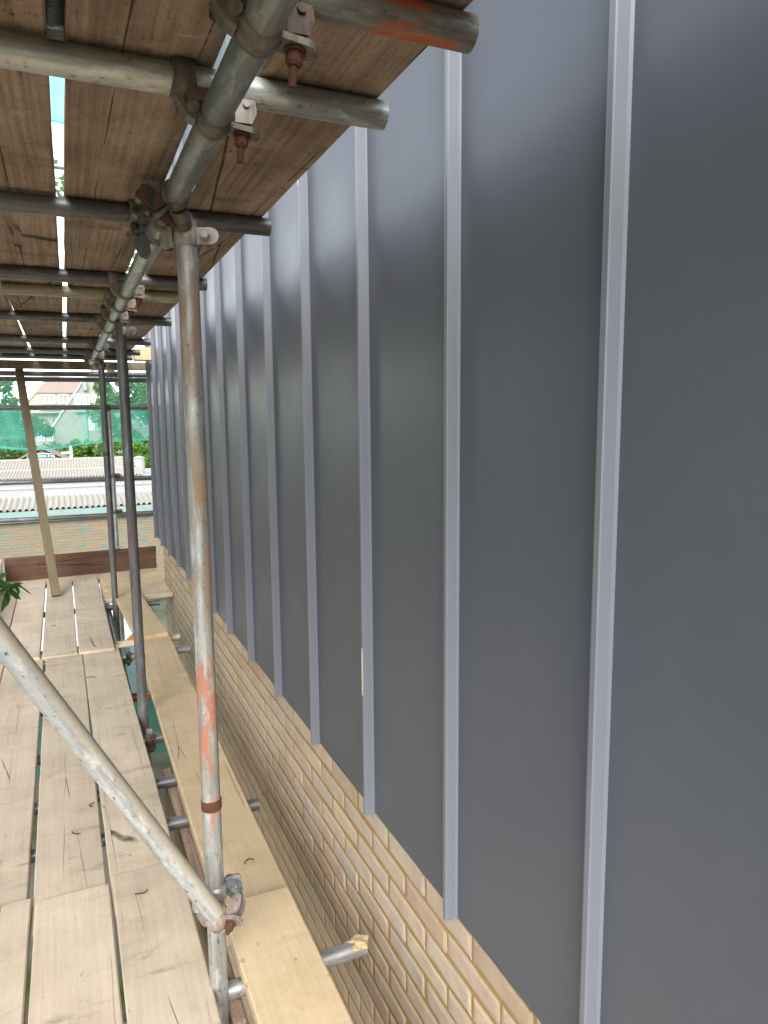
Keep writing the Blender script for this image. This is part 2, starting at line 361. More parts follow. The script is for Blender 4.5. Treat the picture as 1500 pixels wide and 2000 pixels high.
# ------------------------------------------------------------------ brick wall of the building
wall = thing('brick_wall', 'buff brick wall with sandy mortar joints below the dark metal cladding', 'wall', (.78, 3, -4.5))
def at(o, parent):            # keep world-laid coordinates under a moved parent
    o.matrix_parent_inverse = Matrix.Translation(-Vector(parent.location)); return o
BX, BEND = .782, 6.97
m = MB(); m.box((BX+.0034+.15, (BEND-.02-4)/2, -2.75), (.30, BEND-.02+4, 3.5)); at(m.build('mortar', MORTAR, wall), wall)
m = MB(); m.box((BX+2.4, (BEND-.3-4)/2, -.9), (4.2, BEND-.3+4, 7.0)); at(m.build('inner_structure', RENDER, wall), wall)
def brick_mesh(seed, L, H, D):
    rng = random.Random(seed); m = MB(); b = .011; j = lambda s=.0026: rng.uniform(-s, s)
    ys, zs = [-L/2, -L/2+b, -L/6+j(.02), L/6+j(.02), L/2-b, L/2], [-H/2, -H/2+b, H/2-b, H/2]
    V = {}
    vs = []
    for a, y in enumerate(ys):
        for c, z in enumerate(zs):
            edge = a in (0, 5) or c in (0, 3)
            x = .0030+j(.0006) if edge else j(.0009)
            V[a, c] = len(vs); vs.append((x, y+j(), z+j()))
    fs = [(V[a, c], V[a, c+1], V[a+1, c+1], V[a+1, c]) for a in range(5) for c in range(3)]
    k = len(vs)
    rim = [(a, 0) for a in range(6)]+[(5, c) for c in (1, 2, 3)]+[(a, 3) for a in (4, 3, 2, 1, 0)]+[(0, 2), (0, 1)]
    for (a, c) in rim: v = vs[V[a, c]]; vs.append((D, v[1], v[2]))
    n = len(rim); fs += [(V[rim[i]], V[rim[(i+1) % n]], k+(i+1) % n, k+i) for i in range(n)]
    m.add(vs, fs); return m
PITCH, COURSE = .2385, .0733
bm_full = [brick_mesh(i, PITCH-.012, COURSE-.012, .05).mesh('brick') for i in range(6)]
bm_half = [brick_mesh(20+i, PITCH/2-.012, COURSE-.012, .05).mesh('brick') for i in range(2)]
cells = []
for c in range(-4, 40):
    z = -1.255 + COURSE/2 - c*COURSE
    if z < -4.4: break
    y = 1.776 - PITCH/2 - 9*PITCH + (PITCH/2 if c % 2 else 0)
    while y < BEND:
        half = False; yc = y
        if y + PITCH/2 > BEND + .02:
            if y - PITCH/2 + PITCH/2 <= BEND + .03: half = True; yc = y-PITCH/4
            else: break
        cells.append((c, yc, z, half)); y += PITCH
def vis(cell):
    c, y, z, h = cell
    return 0 <= c and z > -2.02 and y > .55
shown = [c for c in cells if vis(c)]
shown.sort(key=lambda c: c[1] + (3.5 if c[2] < -1.7 else 0))
own = shown[:300]; ids = {(c[0], c[1]) for c in own}
rngb = random.Random(5); stuff = MB()
def brick_part(cell, bx):
    c, y, z, h = cell
    me = rngb.choice(bm_half if h else bm_full)
    o = link('brick', me, BRICK, wall)
    o.matrix_parent_inverse = Matrix.Translation(-Vector(wall.location))
    o.location = (bx+rngb.uniform(-.0012, .0010), y+rngb.uniform(-.002, .002), z+rngb.uniform(-.0012, .0012))
    o.rotation_euler = (rngb.uniform(-.007, .007), 0, rngb.uniform(-.008, .008))
for c in cells:
    if (c[0], c[1]) in ids: brick_part(c, BX)
    else:
        t = brick_mesh(rngb.randrange(999), (PITCH/2 if c[3] else PITCH)-.012, COURSE-.012, .05)
        stuff.add([(v[0]+BX, v[1]+c[1], v[2]+c[2]) for v in t.v], t.f)
at(stuff.build('brickwork', BRICK, wall, kind='stuff'), wall)
# bricks of the return at the far corner
m = MB(); m.box((BX+.02, BEND-.012, -2.75), (.03, .02, 3.45)); at(m.build('corner_mortar', MORTAR, wall), wall)

# ------------------------------------------------------------------ metal cladding
clad = thing('metal_cladding', 'anthracite standing seam metal cladding above the buff brickwork', 'cladding', (.77, 3, -1.163))
seams = [-1.1, -.6, -.1, .370, .862, 1.348, 1.841, 2.344, 2.832, 3.316, 3.80, 4.27, 4.745, 5.22, 5.74, 6.25, 6.76, 7.27]
WX, ZB, ZT = .77, -1.163, 2.7
rngc = random.Random(3)
for i in range(len(seams)-1):
    y0, y1 = seams[i], seams[i+1]; m = MB(); nu, nv = 9, 22; vs = []; p1, p2, p3 = (rngc.uniform(0, 6) for _ in range(3))
    for b in range(nv+1):
        for a in range(nu+1):
            u, v = a/nu, b/nv; z = ZB+(ZT-ZB)*v
            bow = .0018*math.sin(math.pi*u)*(math.sin(p1+z*2.1)+.6*math.sin(p2+z*4.3+u*2)) + .0012*math.sin(p3+u*6.3)*math.sin(math.pi*u)
            vs.append((WX+bow, y0+(y1-y0)*u, z))
    m.add(vs, [(b*(nu+1)+a, (b+1)*(nu+1)+a, (b+1)*(nu+1)+a+1, b*(nu+1)+a+1) for b in range(nv) for a in range(nu)], True)
    m.add([(WX, y0, ZB), (WX, y1, ZB), (WX+.011, y1, ZB-.001), (WX+.011, y0, ZB-.001)], [(0, 1, 2, 3)])
    at(m.build('cladding_panel', CLAD, clad, recalc=False), clad)
# solid board behind the panels
m = MB(); m.box((WX+.045, (seams[0]+7.29)/2, (ZB+ZT)/2+.01), (.06, 7.29-seams[0], ZT-ZB-.02)); at(m.build('backing_board', SEAM_LIT, clad), clad)
D, Wc = .029, .0148
for i, y in enumerate(seams):
    # box seam: near face, cap, far face with a folded lip; chamfered edges
    c = .0022
    prof = [(WX+.002, y-.004), (WX-.0006, y-.004), (WX-.0045, y), (WX-D+c, y), (WX-D, y+c), (WX-D, y+Wc-c), (WX-D+.001, y+Wc+.0012), (WX-D+.011, y+Wc+.0012), (WX-D+.0112, y+Wc), (WX+.002, y+Wc)]
    m = MB(); m.prism(prof, 'z', ZB-.006, ZT)
    at(m.build('standing_seam', SEAM_LIT, clad), clad)
for (si, z0, z1) in ((6, -.80, -.66), (7, .74, .87), (8, .73, .82)):
    m = MB(); y = seams[si]; m.box((WX-D-.0012, y+.006, (z0+z1)/2), (.0015, .007, z1-z0)); at(m.build('film_remnant', FILM, clad), clad)
m = MB(); m.box((WX+1.5, (seams[0]+7.29)/2, ZT+.03), (3.1, 7.4-seams[0], .05)); at(m.build('roof_capping', SEAM_LIT, clad), clad)
# return of the cladding round the far corner
m = MB(); m.box((WX+1.4, 7.3, (ZB+ZT)/2), (2.78, .012, ZT-ZB)); at(m.build('end_panel', CLAD, clad), clad)

# ------------------------------------------------------------------ upper deck boards
G1 = 'boards of the platform overhead'
SZ = .555+.038
up = [
 (.326, .547, -.05, 3.30, 'inner overhead board nearest the cladding, rough brown underside, close bay', 0.0),
 (.0375, .256, -.05, 3.235, 'overhead board just left of the main ledger, cracked brown underside, close bay', 0.0),
 (-.205, .014, -.05, 3.235, 'overhead board left of the long bright gap, worn brown underside, close bay', -.005),
 (-.435, -.215, -.05, 3.235, 'overhead board third from the ledger, brown underside, close bay', 0),
 (-.665, -.445, -.05, 3.235, 'outermost overhead board of the close bay, farthest from the cladding', 0),
 (.333, .552, 3.31, 7.60, 'inner overhead board nearest the cladding in the far bay', 0),
 (.050, .262, 3.245, 7.60, 'overhead board just left of the ledger in the far bay', 0),
 (-.203, .030, 3.245, 7.60, 'overhead board between the two bright gaps in the far bay', 0),
 (-.440, -.222, 3.245, 7.60, 'overhead board left of the narrow slanting gap in the far bay', .006),
 (-.672, -.458, 3.245, 7.60, 'outermost overhead board of the far bay, farthest from the cladding', 0)]
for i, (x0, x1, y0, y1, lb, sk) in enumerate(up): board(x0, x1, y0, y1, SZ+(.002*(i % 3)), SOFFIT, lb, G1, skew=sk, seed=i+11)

# ------------------------------------------------------------------ upper tubes
LX, LZ, TZ = .2535, .483, .531
tube('scaffold_ledger', (LX, -.25, LZ), (LX, 1.93, LZ), GALVG, 'thick grey green ledger tube running overhead in the foreground', group='ledgers under the platform overhead', spin=1.2)
tube('scaffold_ledger', (LX, 1.934, LZ), (LX-.004, 6.98, LZ), GALVS, 'shiny ledger tube running into the distance under the far boards', group='ledgers under the platform overhead')
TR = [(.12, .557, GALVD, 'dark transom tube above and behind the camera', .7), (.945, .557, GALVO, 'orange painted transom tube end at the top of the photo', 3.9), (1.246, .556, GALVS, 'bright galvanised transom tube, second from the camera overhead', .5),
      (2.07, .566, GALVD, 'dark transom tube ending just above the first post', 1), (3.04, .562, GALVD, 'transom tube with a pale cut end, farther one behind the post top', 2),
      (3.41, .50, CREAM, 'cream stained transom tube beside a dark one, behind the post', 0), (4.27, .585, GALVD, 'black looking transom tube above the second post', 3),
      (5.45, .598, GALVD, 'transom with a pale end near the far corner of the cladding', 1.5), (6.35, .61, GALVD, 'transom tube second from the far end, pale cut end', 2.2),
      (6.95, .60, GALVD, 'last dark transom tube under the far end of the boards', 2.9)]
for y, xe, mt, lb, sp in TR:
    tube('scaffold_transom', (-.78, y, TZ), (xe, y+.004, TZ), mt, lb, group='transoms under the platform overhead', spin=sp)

# ------------------------------------------------------------------ posts
def post(x, y, ztop, zbot, mat, label, dx=0.0, collar=None, colmat=RUST):
    t = thing('scaffold_post', label, 'scaffold post', (x, y, zbot), 'upright posts beside the wall')
    L = ztop-zbot
    o = link('post_tube', tube_mesh(L), mat, t); o.rotation_euler = (0, dx, .4)
    for zc in (collar or []):
        m = MB(); n = 24
        rr = [(.0246, 0), (.0262, .003), (.0262, .026), (.0246, .029)]
        vs = [(r*math.cos(2*math.pi*i/n), r*math.sin(2*math.pi*i/n), z) for r, z in rr for i in range(n)]
        m.add(vs, [(k*n+i, k*n+(i+1) % n, (k+1)*n+(i+1) % n, (k+1)*n+i) for k in range(3) for i in range(n)], True)
        c = m.build('joint_collar', colmat, t); h = zc-zbot; c.location = (math.sin(dx)*h, 0, h)
    m = MB(); m.box((0, 0, .004), (.15, .15, .008)); m.build('base_plate', GALVD, t)
    return t
post(.288, 1.78, .450, -4.5, POST1, 'grey post with orange paint and rust stains, nearest to the camera', collar=[-1.005])
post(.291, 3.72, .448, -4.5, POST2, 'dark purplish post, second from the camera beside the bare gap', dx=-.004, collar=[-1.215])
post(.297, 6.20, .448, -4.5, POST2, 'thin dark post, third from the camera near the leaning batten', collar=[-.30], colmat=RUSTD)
post(.41, 7.62, .065, -4.5, GALV, 'short grey post at the far rails with a rusty top pin', colmat=RUST)
m = MB(); m.cyl((.41, 7.62, .06), (.41, 7.62, .13), .017, .015); tag(m.build('joint_pin', RUST), 'rusty joint pin standing out of the short far post', 'pin')

# outside row of the scaffold, out to the left
for x, y, lb in ((-.74, 1.7, 'outside post left of the photo, close bay'), (-.74, 3.75, 'outside post left of the photo, middle'), (-.74, 6.25, 'outside post left of the photo, far bay')):
    t = post(x, y, 1.6, -4.5, GALVD, lb)
tube('scaffold_ledger', (-.69, -.25, LZ), (-.69, 7.0, LZ), GALVD, 'outside ledger tube along the left edge of the platform overhead', group='ledgers under the platform overhead')

# ------------------------------------------------------------------ brace
tube('scaffold_brace', (.292, 1.712, -1.285), (-.62, 1.37, .53), BRACE, 'diagonal brace tube crusted with pale cement, rising to the left', 'scaffold brace')
br = COL.objects['scaffold_brace']; bz = (Vector((-.62, 1.37, .53))-Vector((.292, 1.712, -1.285))).normalized()
bx = Vector((.55, -.15, .8)); bx = (bx-bz*bx.dot(bz)).normalized(); by = bz.cross(bx)
br.rotation_euler = Matrix((bx, by, bz)).transposed().to_euler()

# ------------------------------------------------------------------ couplers
def hexa(m, p, ax, r, h):
    p = Vector(p); ax = Vector(ax).normalized(); m.cyl(p-ax*h/2, p+ax*h/2, r, seg=6)
def threaded(m, p0, p1, r):
    p0, p1 = Vector(p0), Vector(p1); L = (p1-p0).length; n = max(3, int(L/.0032)); seg = 10
    q = (p1-p0).to_track_quat('Z', 'Y'); vs = []
    for k in range(n+1):
        rr = r if k % 2 else r*.84
        vs += [p0+(p1-p0)*k/n+q @ Vector((rr*math.cos(2*math.pi*i/seg), rr*math.sin(2*math.pi*i/seg), 0)) for i in range(seg)]
    m.add(vs, [(k*seg+i, k*seg+(i+1) % seg, (k+1)*seg+(i+1) % seg, (k+1)*seg+i) for k in range(n) for i in range(seg)], True)
    m.add(vs[-seg:], [tuple(range(seg))]); m.add(vs[:seg], [tuple(range(seg))])
def band(parent, center, axis, ear, mats, w=.052, ext=.055, bolt_sign=1, lugs=True):
    """one half of a coupler: strap round a tube, hinge lug one side, slotted ear and swing bolt the other"""
    body, boltm, lugm = mats
    c = Vector(center); ax = Vector(axis).normalized(); e = Vector(ear).normalized(); e = (e-ax*e.dot(ax)).normalized()
    t = ax.cross(e)*bolt_sign          # the bolt points this way
    ri, ro, n = .0247, .0312, 26
    m = MB(); vs = []
    for i in range(n):
        a = 2*math.pi*i/n; d = e*math.cos(a)+t*math.sin(a)
        ww = w*(.5+.16*abs(math.sin(a)))
        for r, k in ((ri, -1), (ro, -.86), (ro+.0012, 0), (ro, .86), (ri, 1)): vs.append(c+d*r+ax*ww/2*k*1.3)
    m.add(vs, [(i*5+k, i*5+k+1, ((i+1) % n)*5+k+1, ((i+1) % n)*5+k) for i in range(n) for k in range(4)], True)
    o = m.build('clamp_band', body, parent)
    # slotted ear that follows the strap out to the bolt
    B = c+e*.047
    M3 = Matrix((e, ax, t)).transposed()
    m = MB(); m.box(c+e*.041+t*.0115, (.036, w*.72, .0085), M3); m.cyl(c+e*.058+t*.007, c+e*.058+t*.016, w*.36, seg=16)
    m.build('slotted_ear', body, parent)
    m = MB(); threaded(m, B-t*.028, B+t*ext, .0062); m.build('swing_bolt', boltm, parent)
    m = MB(); m.cyl(B+t*.0165, B+t*.0195, .0145, seg=16); hexa(m, B+t*.0265, t, .0118, .0125); m.cyl(B+t*.0325, B+t*.036, .0105, .0085, 12); m.build('flanged_nut', boltm, parent)
    if lugs:
        # hinge lug, with its pin, on the other side
        H = c-e*.037
        m = MB(); m.cyl(H-ax*w*.42, H+ax*w*.42, .0105, seg=14); m.box(c-e*.034-t*.004, (.012, w*.62, .03), M3)
        pl = [(.030, .018), (.044, .014), (.060, -.006), (.068, -.026), (.066, -.040), (.056, -.047), (.045, -.043), (.041, -.030), (.036, -.012), (.028, .004)]
        P = [c-e*u+t*v+ax*(w*.28) for u, v in pl]; Q = [p-ax*w*.56 for p in P]; nn = len(pl)
        m.add(P+Q, [(i, (i+1) % nn, nn+(i+1) % nn, nn+i) for i in range(nn)]+[tuple(range(nn)), tuple(range(nn, 2*nn))])
        H = c-e*.056-t*.034; m.build('hinge_knuckle', body, parent)
        m = MB(); m.cyl(H-ax*w*.36, H+ax*w*.36, .0075, seg=12); m.build('hinge_pin', boltm, parent)
        # eye plates that carry the bolt
        m = MB()
        for k in (-1, 1):
            pl = [(.030, .004), (.060, .000), (.066, -.018), (.060, -.046), (.046, -.056), (.034, -.046), (.028, -.020)]
            P = [c+e*u+t*v+ax*(.0085*k) for u, v in pl]; Q = [p+ax*.004*k for p in P]; nn = len(pl)
            m.add(P+Q, [(i, (i+1) % nn, nn+(i+1) % nn, nn+i) for i in range(nn)]+[tuple(range(nn)), tuple(range(nn, 2*nn))])
        m.cyl(B-t*.028-ax*.017, B-t*.028+ax*.017, .006, seg=10)
        m.build('bolt_lug', lugm, parent)
def right_angle(y, label, mats, name='right_angle_coupler', x=LX, ear=(1, 0, -.12), trx=None, ext=.055, tmats=None, tear=(0, 1, 0), tsign=1):
    t = thing(name, label, 'scaffold coupler', (x, y, LZ), 'couplers along the overhead ledger')
    band(t, (0, 0, 0), (0, 1, 0), ear, mats, ext=ext, bolt_sign=1)
    dx = -.047 if trx is None else trx
    band(t, (dx, y*0+.002, TZ-LZ), (1, 0, 0), tear, tmats or mats, ext=.04, bolt_sign=tsign, lugs=False, w=.05)
    m = MB(); m.box((dx*.45, 0, .022), (.05, .046, .020)); m.build('coupler_body', mats[0], t)
    return t
LUGD = galv('dark rusty lug', (.045, .036, .03), (.08, .065, .05), rust=.8, dirt=.3, metal=.3, rough=.6)
RM = (FORGED, RUST, LUGD); RP = (FORGED, RUST, FORGEDP); RD = (GALVD, RUSTD, GALVD); RK = (PINK, RUST, PINK)
right_angle(.945, 'large rusty coupler holding the orange ended transom to the ledger', RM, ext=.062)
right_angle(1.246, 'coupler with a white lug plate holding the second transom to the ledger', RP, ext=.06)
right_angle(2.05, 'dark coupler under the ledger at the third transom, bolt hanging down', RD, ear=(-1, 0, -.35), ext=.03)
right_angle(3.04, 'coupler on the shiny ledger at the pale ended fourth transom', RK)
right_angle(3.41, 'coupler on the shiny ledger at the cream stained transom', RK, ext=.03)
right_angle(4.27, 'coupler where the black looking transom crosses the shiny ledger', RK)
right_angle(5.45, 'coupler high on the ledger at the transom nearest the far corner of the cladding', RD)
right_angle(6.35, 'small dark coupler second from the far end of the ledger', RD)
right_angle(6.9, 'last small dark coupler at the far end of the ledger', RD)
def pair(name, label, a, aax, aear, b, bax, bear, ma, mb, extb=.05, exta=.04, bs=1, as_=1, cat='scaffold coupler'):
    t = thing(name, label, cat, a, 'couplers at the posts')
    band(t, (0, 0, 0), aax, aear, ma, ext=exta, bolt_sign=as_)
    bb = Vector(b)-Vector(a); band(t, bb, bax, bear, mb, ext=extb, bolt_sign=bs)
    m = MB(); d = bb.length; q = bb.to_track_quat('Z', 'Y').to_matrix(); m.cyl(bb*.3, bb*.72, .02, seg=16); m.build('swivel_boss', ma[0], t)
    return t
pair('swivel_coupler', 'cluster of ochre stained clamps and bolts tying the near post top to the ledger', (LX, 1.70, LZ), (0, 1, 0), (-.75, 0, -.66), (.288, 1.78, .415), (0, 0, 1), (.9, -.35, 0), RM, (FORGEDP, FORGEDP, FORGEDP), bs=-1, extb=.03, exta=.05, as_=-1)
m0 = thing('sleeve_coupler', 'sleeve coupler with two bolt heads joining the two ledger lengths overhead', 'scaffold coupler', (LX, 1.83, LZ), 'couplers at the posts')
band(m0, (0, 0, 0), (0, 1, 0), (.55, 0, -.8), (FORGED, RUSTD, FORGED), w=.07, ext=.02, bolt_sign=-1)
band(m0, (0, .07, 0), (0, 1, 0), (.75, 0, -.65), RM, w=.05, ext=.02, bolt_sign=-1)
pair('swivel_coupler', 'pale clamp with white bolts at the top of the second post', (LX, 3.80, LZ), (0, 1, 0), (1, 0, -.2), (.291, 3.72, .41), (0, 0, 1), (.8, -.6, 0), RK, (FORGEDP, FORGEDP, FORGEDP), bs=-1, extb=.04)
pair('swivel_coupler', 'small pinkish clamp at the top of the third post', (LX, 6.12, LZ), (0, 1, 0), (1, 0, -.2), (.297, 6.20, .41), (0, 0, 1), (.8, -.6, 0), RK, RK, bs=-1)
bd = (Vector((-.62, 1.37, .53))-Vector((.292, 1.712, -1.285))).normalized()
bp = Vector((.292, 1.712, -1.285))+bd*.03
pair('swivel_coupler', 'pinkish clamp with a rusty nut at the foot of the diagonal brace', tuple(bp), tuple(bd), (.75, -.62, .2), (.288, 1.78, -1.235), (0, 0, 1), (.95, .1, 0), RK, (GALV, RUST, GALV), exta=.045, extb=.03, as_=-1)
# ------------------------------------------------------------------ lower deck boards
G2 = 'boards of the walking platform'
Z0 = -1.5
low = [
 # close row
 (.052, .270, -.6, 2.375, Z0, DECK, 'walking board under the foot of the brace, close row, next to the bare gap', 0),
 (-.176, .043, -.6, 2.345, Z0, DECK, 'walking board with a chipped end in the middle of the close row', 0),
 (-.405, -.186, -.6, 2.36, Z0+.003, DECK, 'leftmost walking board in view in the close row', 0),
 (-.635, -.415, -.6, 2.36, Z0, DECK, 'outermost walking board of the close row, off to the left', 0),
 # middle row
 (.034, .253, 2.20, 5.03, Z0-.012, DECK, 'walking board of the middle row beside the bare gap, crossed by dark scuffs', .010),
 (-.190, .026, 2.20, 5.02, Z0-.010, DECK, 'walking board behind the brace in the middle row', .006),
 (-.425, -.206, 2.20, 5.00, Z0-.013, DECK, 'dirty walking board at the left edge of the middle row', .004),
 (-.650, -.435, 2.20, 5.00, Z0-.012, DECK, 'outermost walking board of the middle row, off to the left', 0),
 # far row
 (-.010, .206, 4.90, 7.29, Z0+.004, DECK, 'pale walking board of the far row beside the second post', .006),
 (-.226, -.018, 4.90, 7.27, Z0+.002, DECK, 'walking board of the far row that carries the leaning batten', .006),
 (-.447, -.240, 4.90, 7.27, Z0+.003, DECK, 'walking board of the far row, second from the left toe board', .006),
 (-.662, -.456, 4.90, 7.27, Z0-.006, DECK, 'pinkish walking board of the far row beside the left toe board', .003)]
for i, (x0, x1, y0, y1, z, mt, lb, sk) in enumerate(low): board(x0, x1, y0, y1, z, mt, lb, G2, skew=sk, seed=40+i, chip=(i == 1), tilt=0)
G3 = 'inner boards beside the brick wall'
board(.346, .557, .2, 2.04, Z0+.030, DECKW, 'sunny yellowish inner board at the bottom of the photo, beside the brickwork', G3, seed=61, tilt=.004)
board(.347, .575, 1.95, 5.04, Z0-.004, DECKW, 'long cracked inner board running beside the brick wall behind the first post', G3, seed=62, skew=-.004)
board(.302, .512, 5.02, 7.26, Z0+.026, DECKW, 'skewed inner board at the far end, behind the second post', G3, seed=63, skew=.050)
G4 = 'cross boards at the far corner'
for i, (yc, w, lb) in enumerate(((7.375, .31, 'long cross board against the dark end toe board'), (7.075, .225, 'short cross board second from the end toe board'), (6.83, .225, 'short cross board third from the end toe board'), (6.50, .30, 'wide short cross board nearest the camera at the far corner'))):
    L = .56 if i else 1.38; o = board(-w/2, w/2, -L/2, L/2, 0, DECKW if i != 3 else DECK, lb, G4, seed=70+i)
    o.location = (.495 if i else .085, yc, Z0-.020+.001*i); o.rotation_euler = (0, 0, R(90)+.02)
# ------------------------------------------------------------------ toe boards, timber on edge, batten
o = board(-.11, .11, -.68, .68, 0, TOE, 'dark brown toe board standing on edge across the far end', None, name='toe_board', seed=80)
o.location = (.092, 7.47, -1.402); o.rotation_euler = (R(90), 0, R(90)+.035); o['category'] = 'toe board'
o.rotation_euler = (Matrix.Rotation(.03, 3, 'Z') @ Matrix(((0, 1, 0), (0, 0, -1), (-1, 0, 0)))).to_euler()
o = board(-.105, .105, -.95, .95, 0, PALE, 'pale toe board on edge along the left side, at the edge of the photo', None, name='toe_board', seed=81)
o.location = (-.600, 6.42, -1.388); o.rotation_euler = Matrix(((0, 0, 1), (0, 1, 0), (-1, 0, 0))).to_euler(); o['category'] = 'toe board'
o = board(-.11, .11, -1.0, 1.0, 0, SOFFIT, 'brown plank on edge below the platform, seen through the bare gap', None, name='edge_plank', seed=82)
o.location = (.350, 2.25, -1.70); o.rotation_euler = Matrix(((0, 0, 1), (0, 1, 0), (-1, 0, 0))).to_euler(); o['category'] = 'plank'
p0, p1 = Vector((-.150, 6.56, -1.488)), Vector((-.352, 7.565, .45))
m = MB(); d = p1-p0; m.box((0, 0, 0), (.066, d.length, .044))
o = m.build('leaning_batten', NEWT); o.location = (p0+p1)/2; o.rotation_euler = d.to_track_quat('Y', 'Z').to_euler()
tag(o, 'new sawn timber batten leaning on the far rails', 'batten')
# ------------------------------------------------------------------ far rails
G5 = 'guard rails across the far end'
for (z, y, mt, lb) in ((.420, 7.66, GALVD, 'topmost rail across the far end, close under the boards'), (.371, 7.72, GALVD, 'second tube paired just below the topmost far rail'),
                       (.102, 7.65, GALVD, 'far guard rail in front of the house windows'), (-.597, 7.65, GALVD, 'far guard rail in front of the white roof'), (-.957, 7.65, GALVD, 'lowest far guard rail in front of the brick yard wall')):
    tube('guard_rail', (-1.05, y, z), (1.15, y, z+(.004 if z > 0 else -.012)), mt, lb, 'guard rail', G5, spin=z*9)
for z, lb in ((.102, None), (-.597, 'small clamp on the middle far rail at the short post'), (-.957, 'small ochre clamp on the lowest far rail at the short post')):
    if lb: pair('rail_coupler', lb, (.41, 7.62, z+.03), (0, 0, 1), (1, 0, 0), (.41, 7.66, z), (1, 0, 0), (0, 0, 1), (FORGED, RUSTD, FORGED), (FORGED, RUST, FORGED), exta=.03, extb=.03)
tag(boxobj('toe_board_clip', (.41, 7.47, -1.262), (.085, .06, .012), FORGEDP), 'pale clip over the dark toe board under the short post', 'clip')
tag(boxobj('header_timber', (.02, 7.4, .487), (1.62, .05, .075), HEADER), 'pale timber laid across under the far end of the overhead boards', 'timber beam')
tag(boxobj('timber_block', (.69, 7.05, .575), (.14, .20, .11), DECKW), 'short orange tinted timber block at the far corner of the overhead boards', 'timber block')
# rail and net of the lift above, glimpsed through the long gap
tube('guard_rail', (-1.2, 7.7, 2.33), (1.15, 7.7, 2.33), GALV, 'rail of the level above, glimpsed through the long gap overhead', 'guard rail', G5)
# ------------------------------------------------------------------ lower tubes
G6 = 'transoms under the walking platform'
ZL = -1.562
for (y, xe, mt, lb, sp) in ((1.805, .722, GALV, 'transom tube end capped with dried mortar, beside the brickwork at the bottom', 0), (2.715, .628, GALVD, 'dark transom tube end poking out beside the long inner board', 1),
        (3.06, .57, GALVD, 'transom tube crossing the bare gap behind the first post', 2), (3.52, .57, GALVD, 'transom tube crossing the bare gap at the foot of the second post', 3),
        (4.12, .57, None, 'rusty orange transom tube deep in the bare gap', 0), (4.86, .69, GALV, 'nearer one of the paired transom tubes where the boards butt', 1), (5.17, .665, CREAM, 'farther one of the paired transom tubes where the boards butt', 2),
        (6.24, .65, GALVD, 'transom tube end under the far cross boards', 1)):
    if mt is None: mt = galv('rusty tube', (.10, .05, .03), (.16, .08, .05), rust=.9, orange=[(.9, 1.3, ORANGE, .5)])
    tube('scaffold_transom', (-.78, y, ZL), (xe, y+.006, ZL), mt, lb, group=G6, spin=sp)
tube('scaffold_ledger', (.243, -.5, ZL-.049), (.243, 7.3, ZL-.049), GALVD, 'ledger tube under the walking platform, in the bare gap', group='ledgers under the walking platform')
tube('scaffold_ledger', (-.69, -.5, ZL-.049), (-.69, 7.3, ZL-.049), GALVD, 'outside ledger tube under the walking platform', group='ledgers under the walking platform')
for y, lb in ((4.92, 'dark clamp in the bare gap where the paired transoms cross'), (3.56, 'rusty clamp at the foot of the second post')):
    pair('right_angle_coupler', lb, (.243, y, ZL-.049), (0, 1, 0), (1, 0, .2), (.29, y-.05, ZL), (1, 0, 0), (0, -1, 0), RD, RM, exta=.03, extb=.03)
def blob(name, c, d, mat, label, cat, seed):
    bm = bmesh.new(); bmesh.ops.create_icosphere(bm, subdivisions=3, radius=1); rg = random.Random(seed); ph = [rg.uniform(0, 6) for _ in range(6)]
    for v in bm.verts:
        k = 1+.22*math.sin(ph[0]+v.co.x*4)*math.sin(ph[1]+v.co.y*5)+.15*math.sin(ph[2]+v.co.z*7+v.co.x*3)
        v.co = Vector((v.co.x*d[0], v.co.y*d[1], v.co.z*d[2]))*k
    me = bpy.data.meshes.new(name); bm.to_mesh(me); bm.free(); o = link(name, me, mat); o.location = c; return tag(o, label, cat)
MORTL = mortarmat('dried mortar', (.46, .34, .18), (.58, .45, .27))
blob('mortar_dollop', (.700, 1.81, ZL+.016), (.032, .026, .014), MORTL, 'lump of dried mortar on the end of the transom beside the brickwork', 'mortar', 3)
# broken board scrap by the second post foot
t = thing('broken_scrap', 'broken scrap of brown and pale wood lying beside the second post', 'scrap', (.318, 5.0, -1.50))
m = MB(); m.prism([(-.04, 0), (.055, -.01), (.06, .05), (.02, .055)], 'y', -.012, .012); o = m.build('brown_splinter', EARTH, t)
m = MB(); m.prism([(-.11, -.025), (.05, -.02), (.06, .01), (-.02, .018)], 'y', -.03, -.014); m.build('pale_splinter', SPLINT, t)
TWIG = simple('dark twig', (.05, .035, .025), .9, 0, .2, 40, .2)
rg = random.Random(31)
for x, y, z, lb in ((-.175, 5.61, Z0+.005, 'tiny dark twig on the far row of walking boards near the batten foot'), (.071, 4.40, Z0-.007, 'tiny dark twig on the middle row board just past the brace top'), (.016, 2.90, Z0-.006, 'tiny curled twig on the middle board above the brace'),
                    (-.066, 2.72, Z0-.006, 'tiny curled twig left of the brace on the middle row'), (.113, 2.24, Z0+.003, 'dark twig on the close row board just below the brace'), (.499, 2.264, Z0, 'dark twig on the yellowish inner board right of the first post')):
    m = MB(); p = Vector((0, 0, .003)); a = rg.uniform(0, 6)
    for k in range(4):
        q = p+Vector((math.cos(a), math.sin(a), rg.uniform(-.1, .15)))*rg.uniform(.008, .016); m.cyl(p, q, .0022, .0017, 6); p = q; a += rg.uniform(-.2, .9)
    o = m.build('twig', TWIG); o.location = (x, y, z); tag(o, lb, 'twig', 'twigs on the boards')
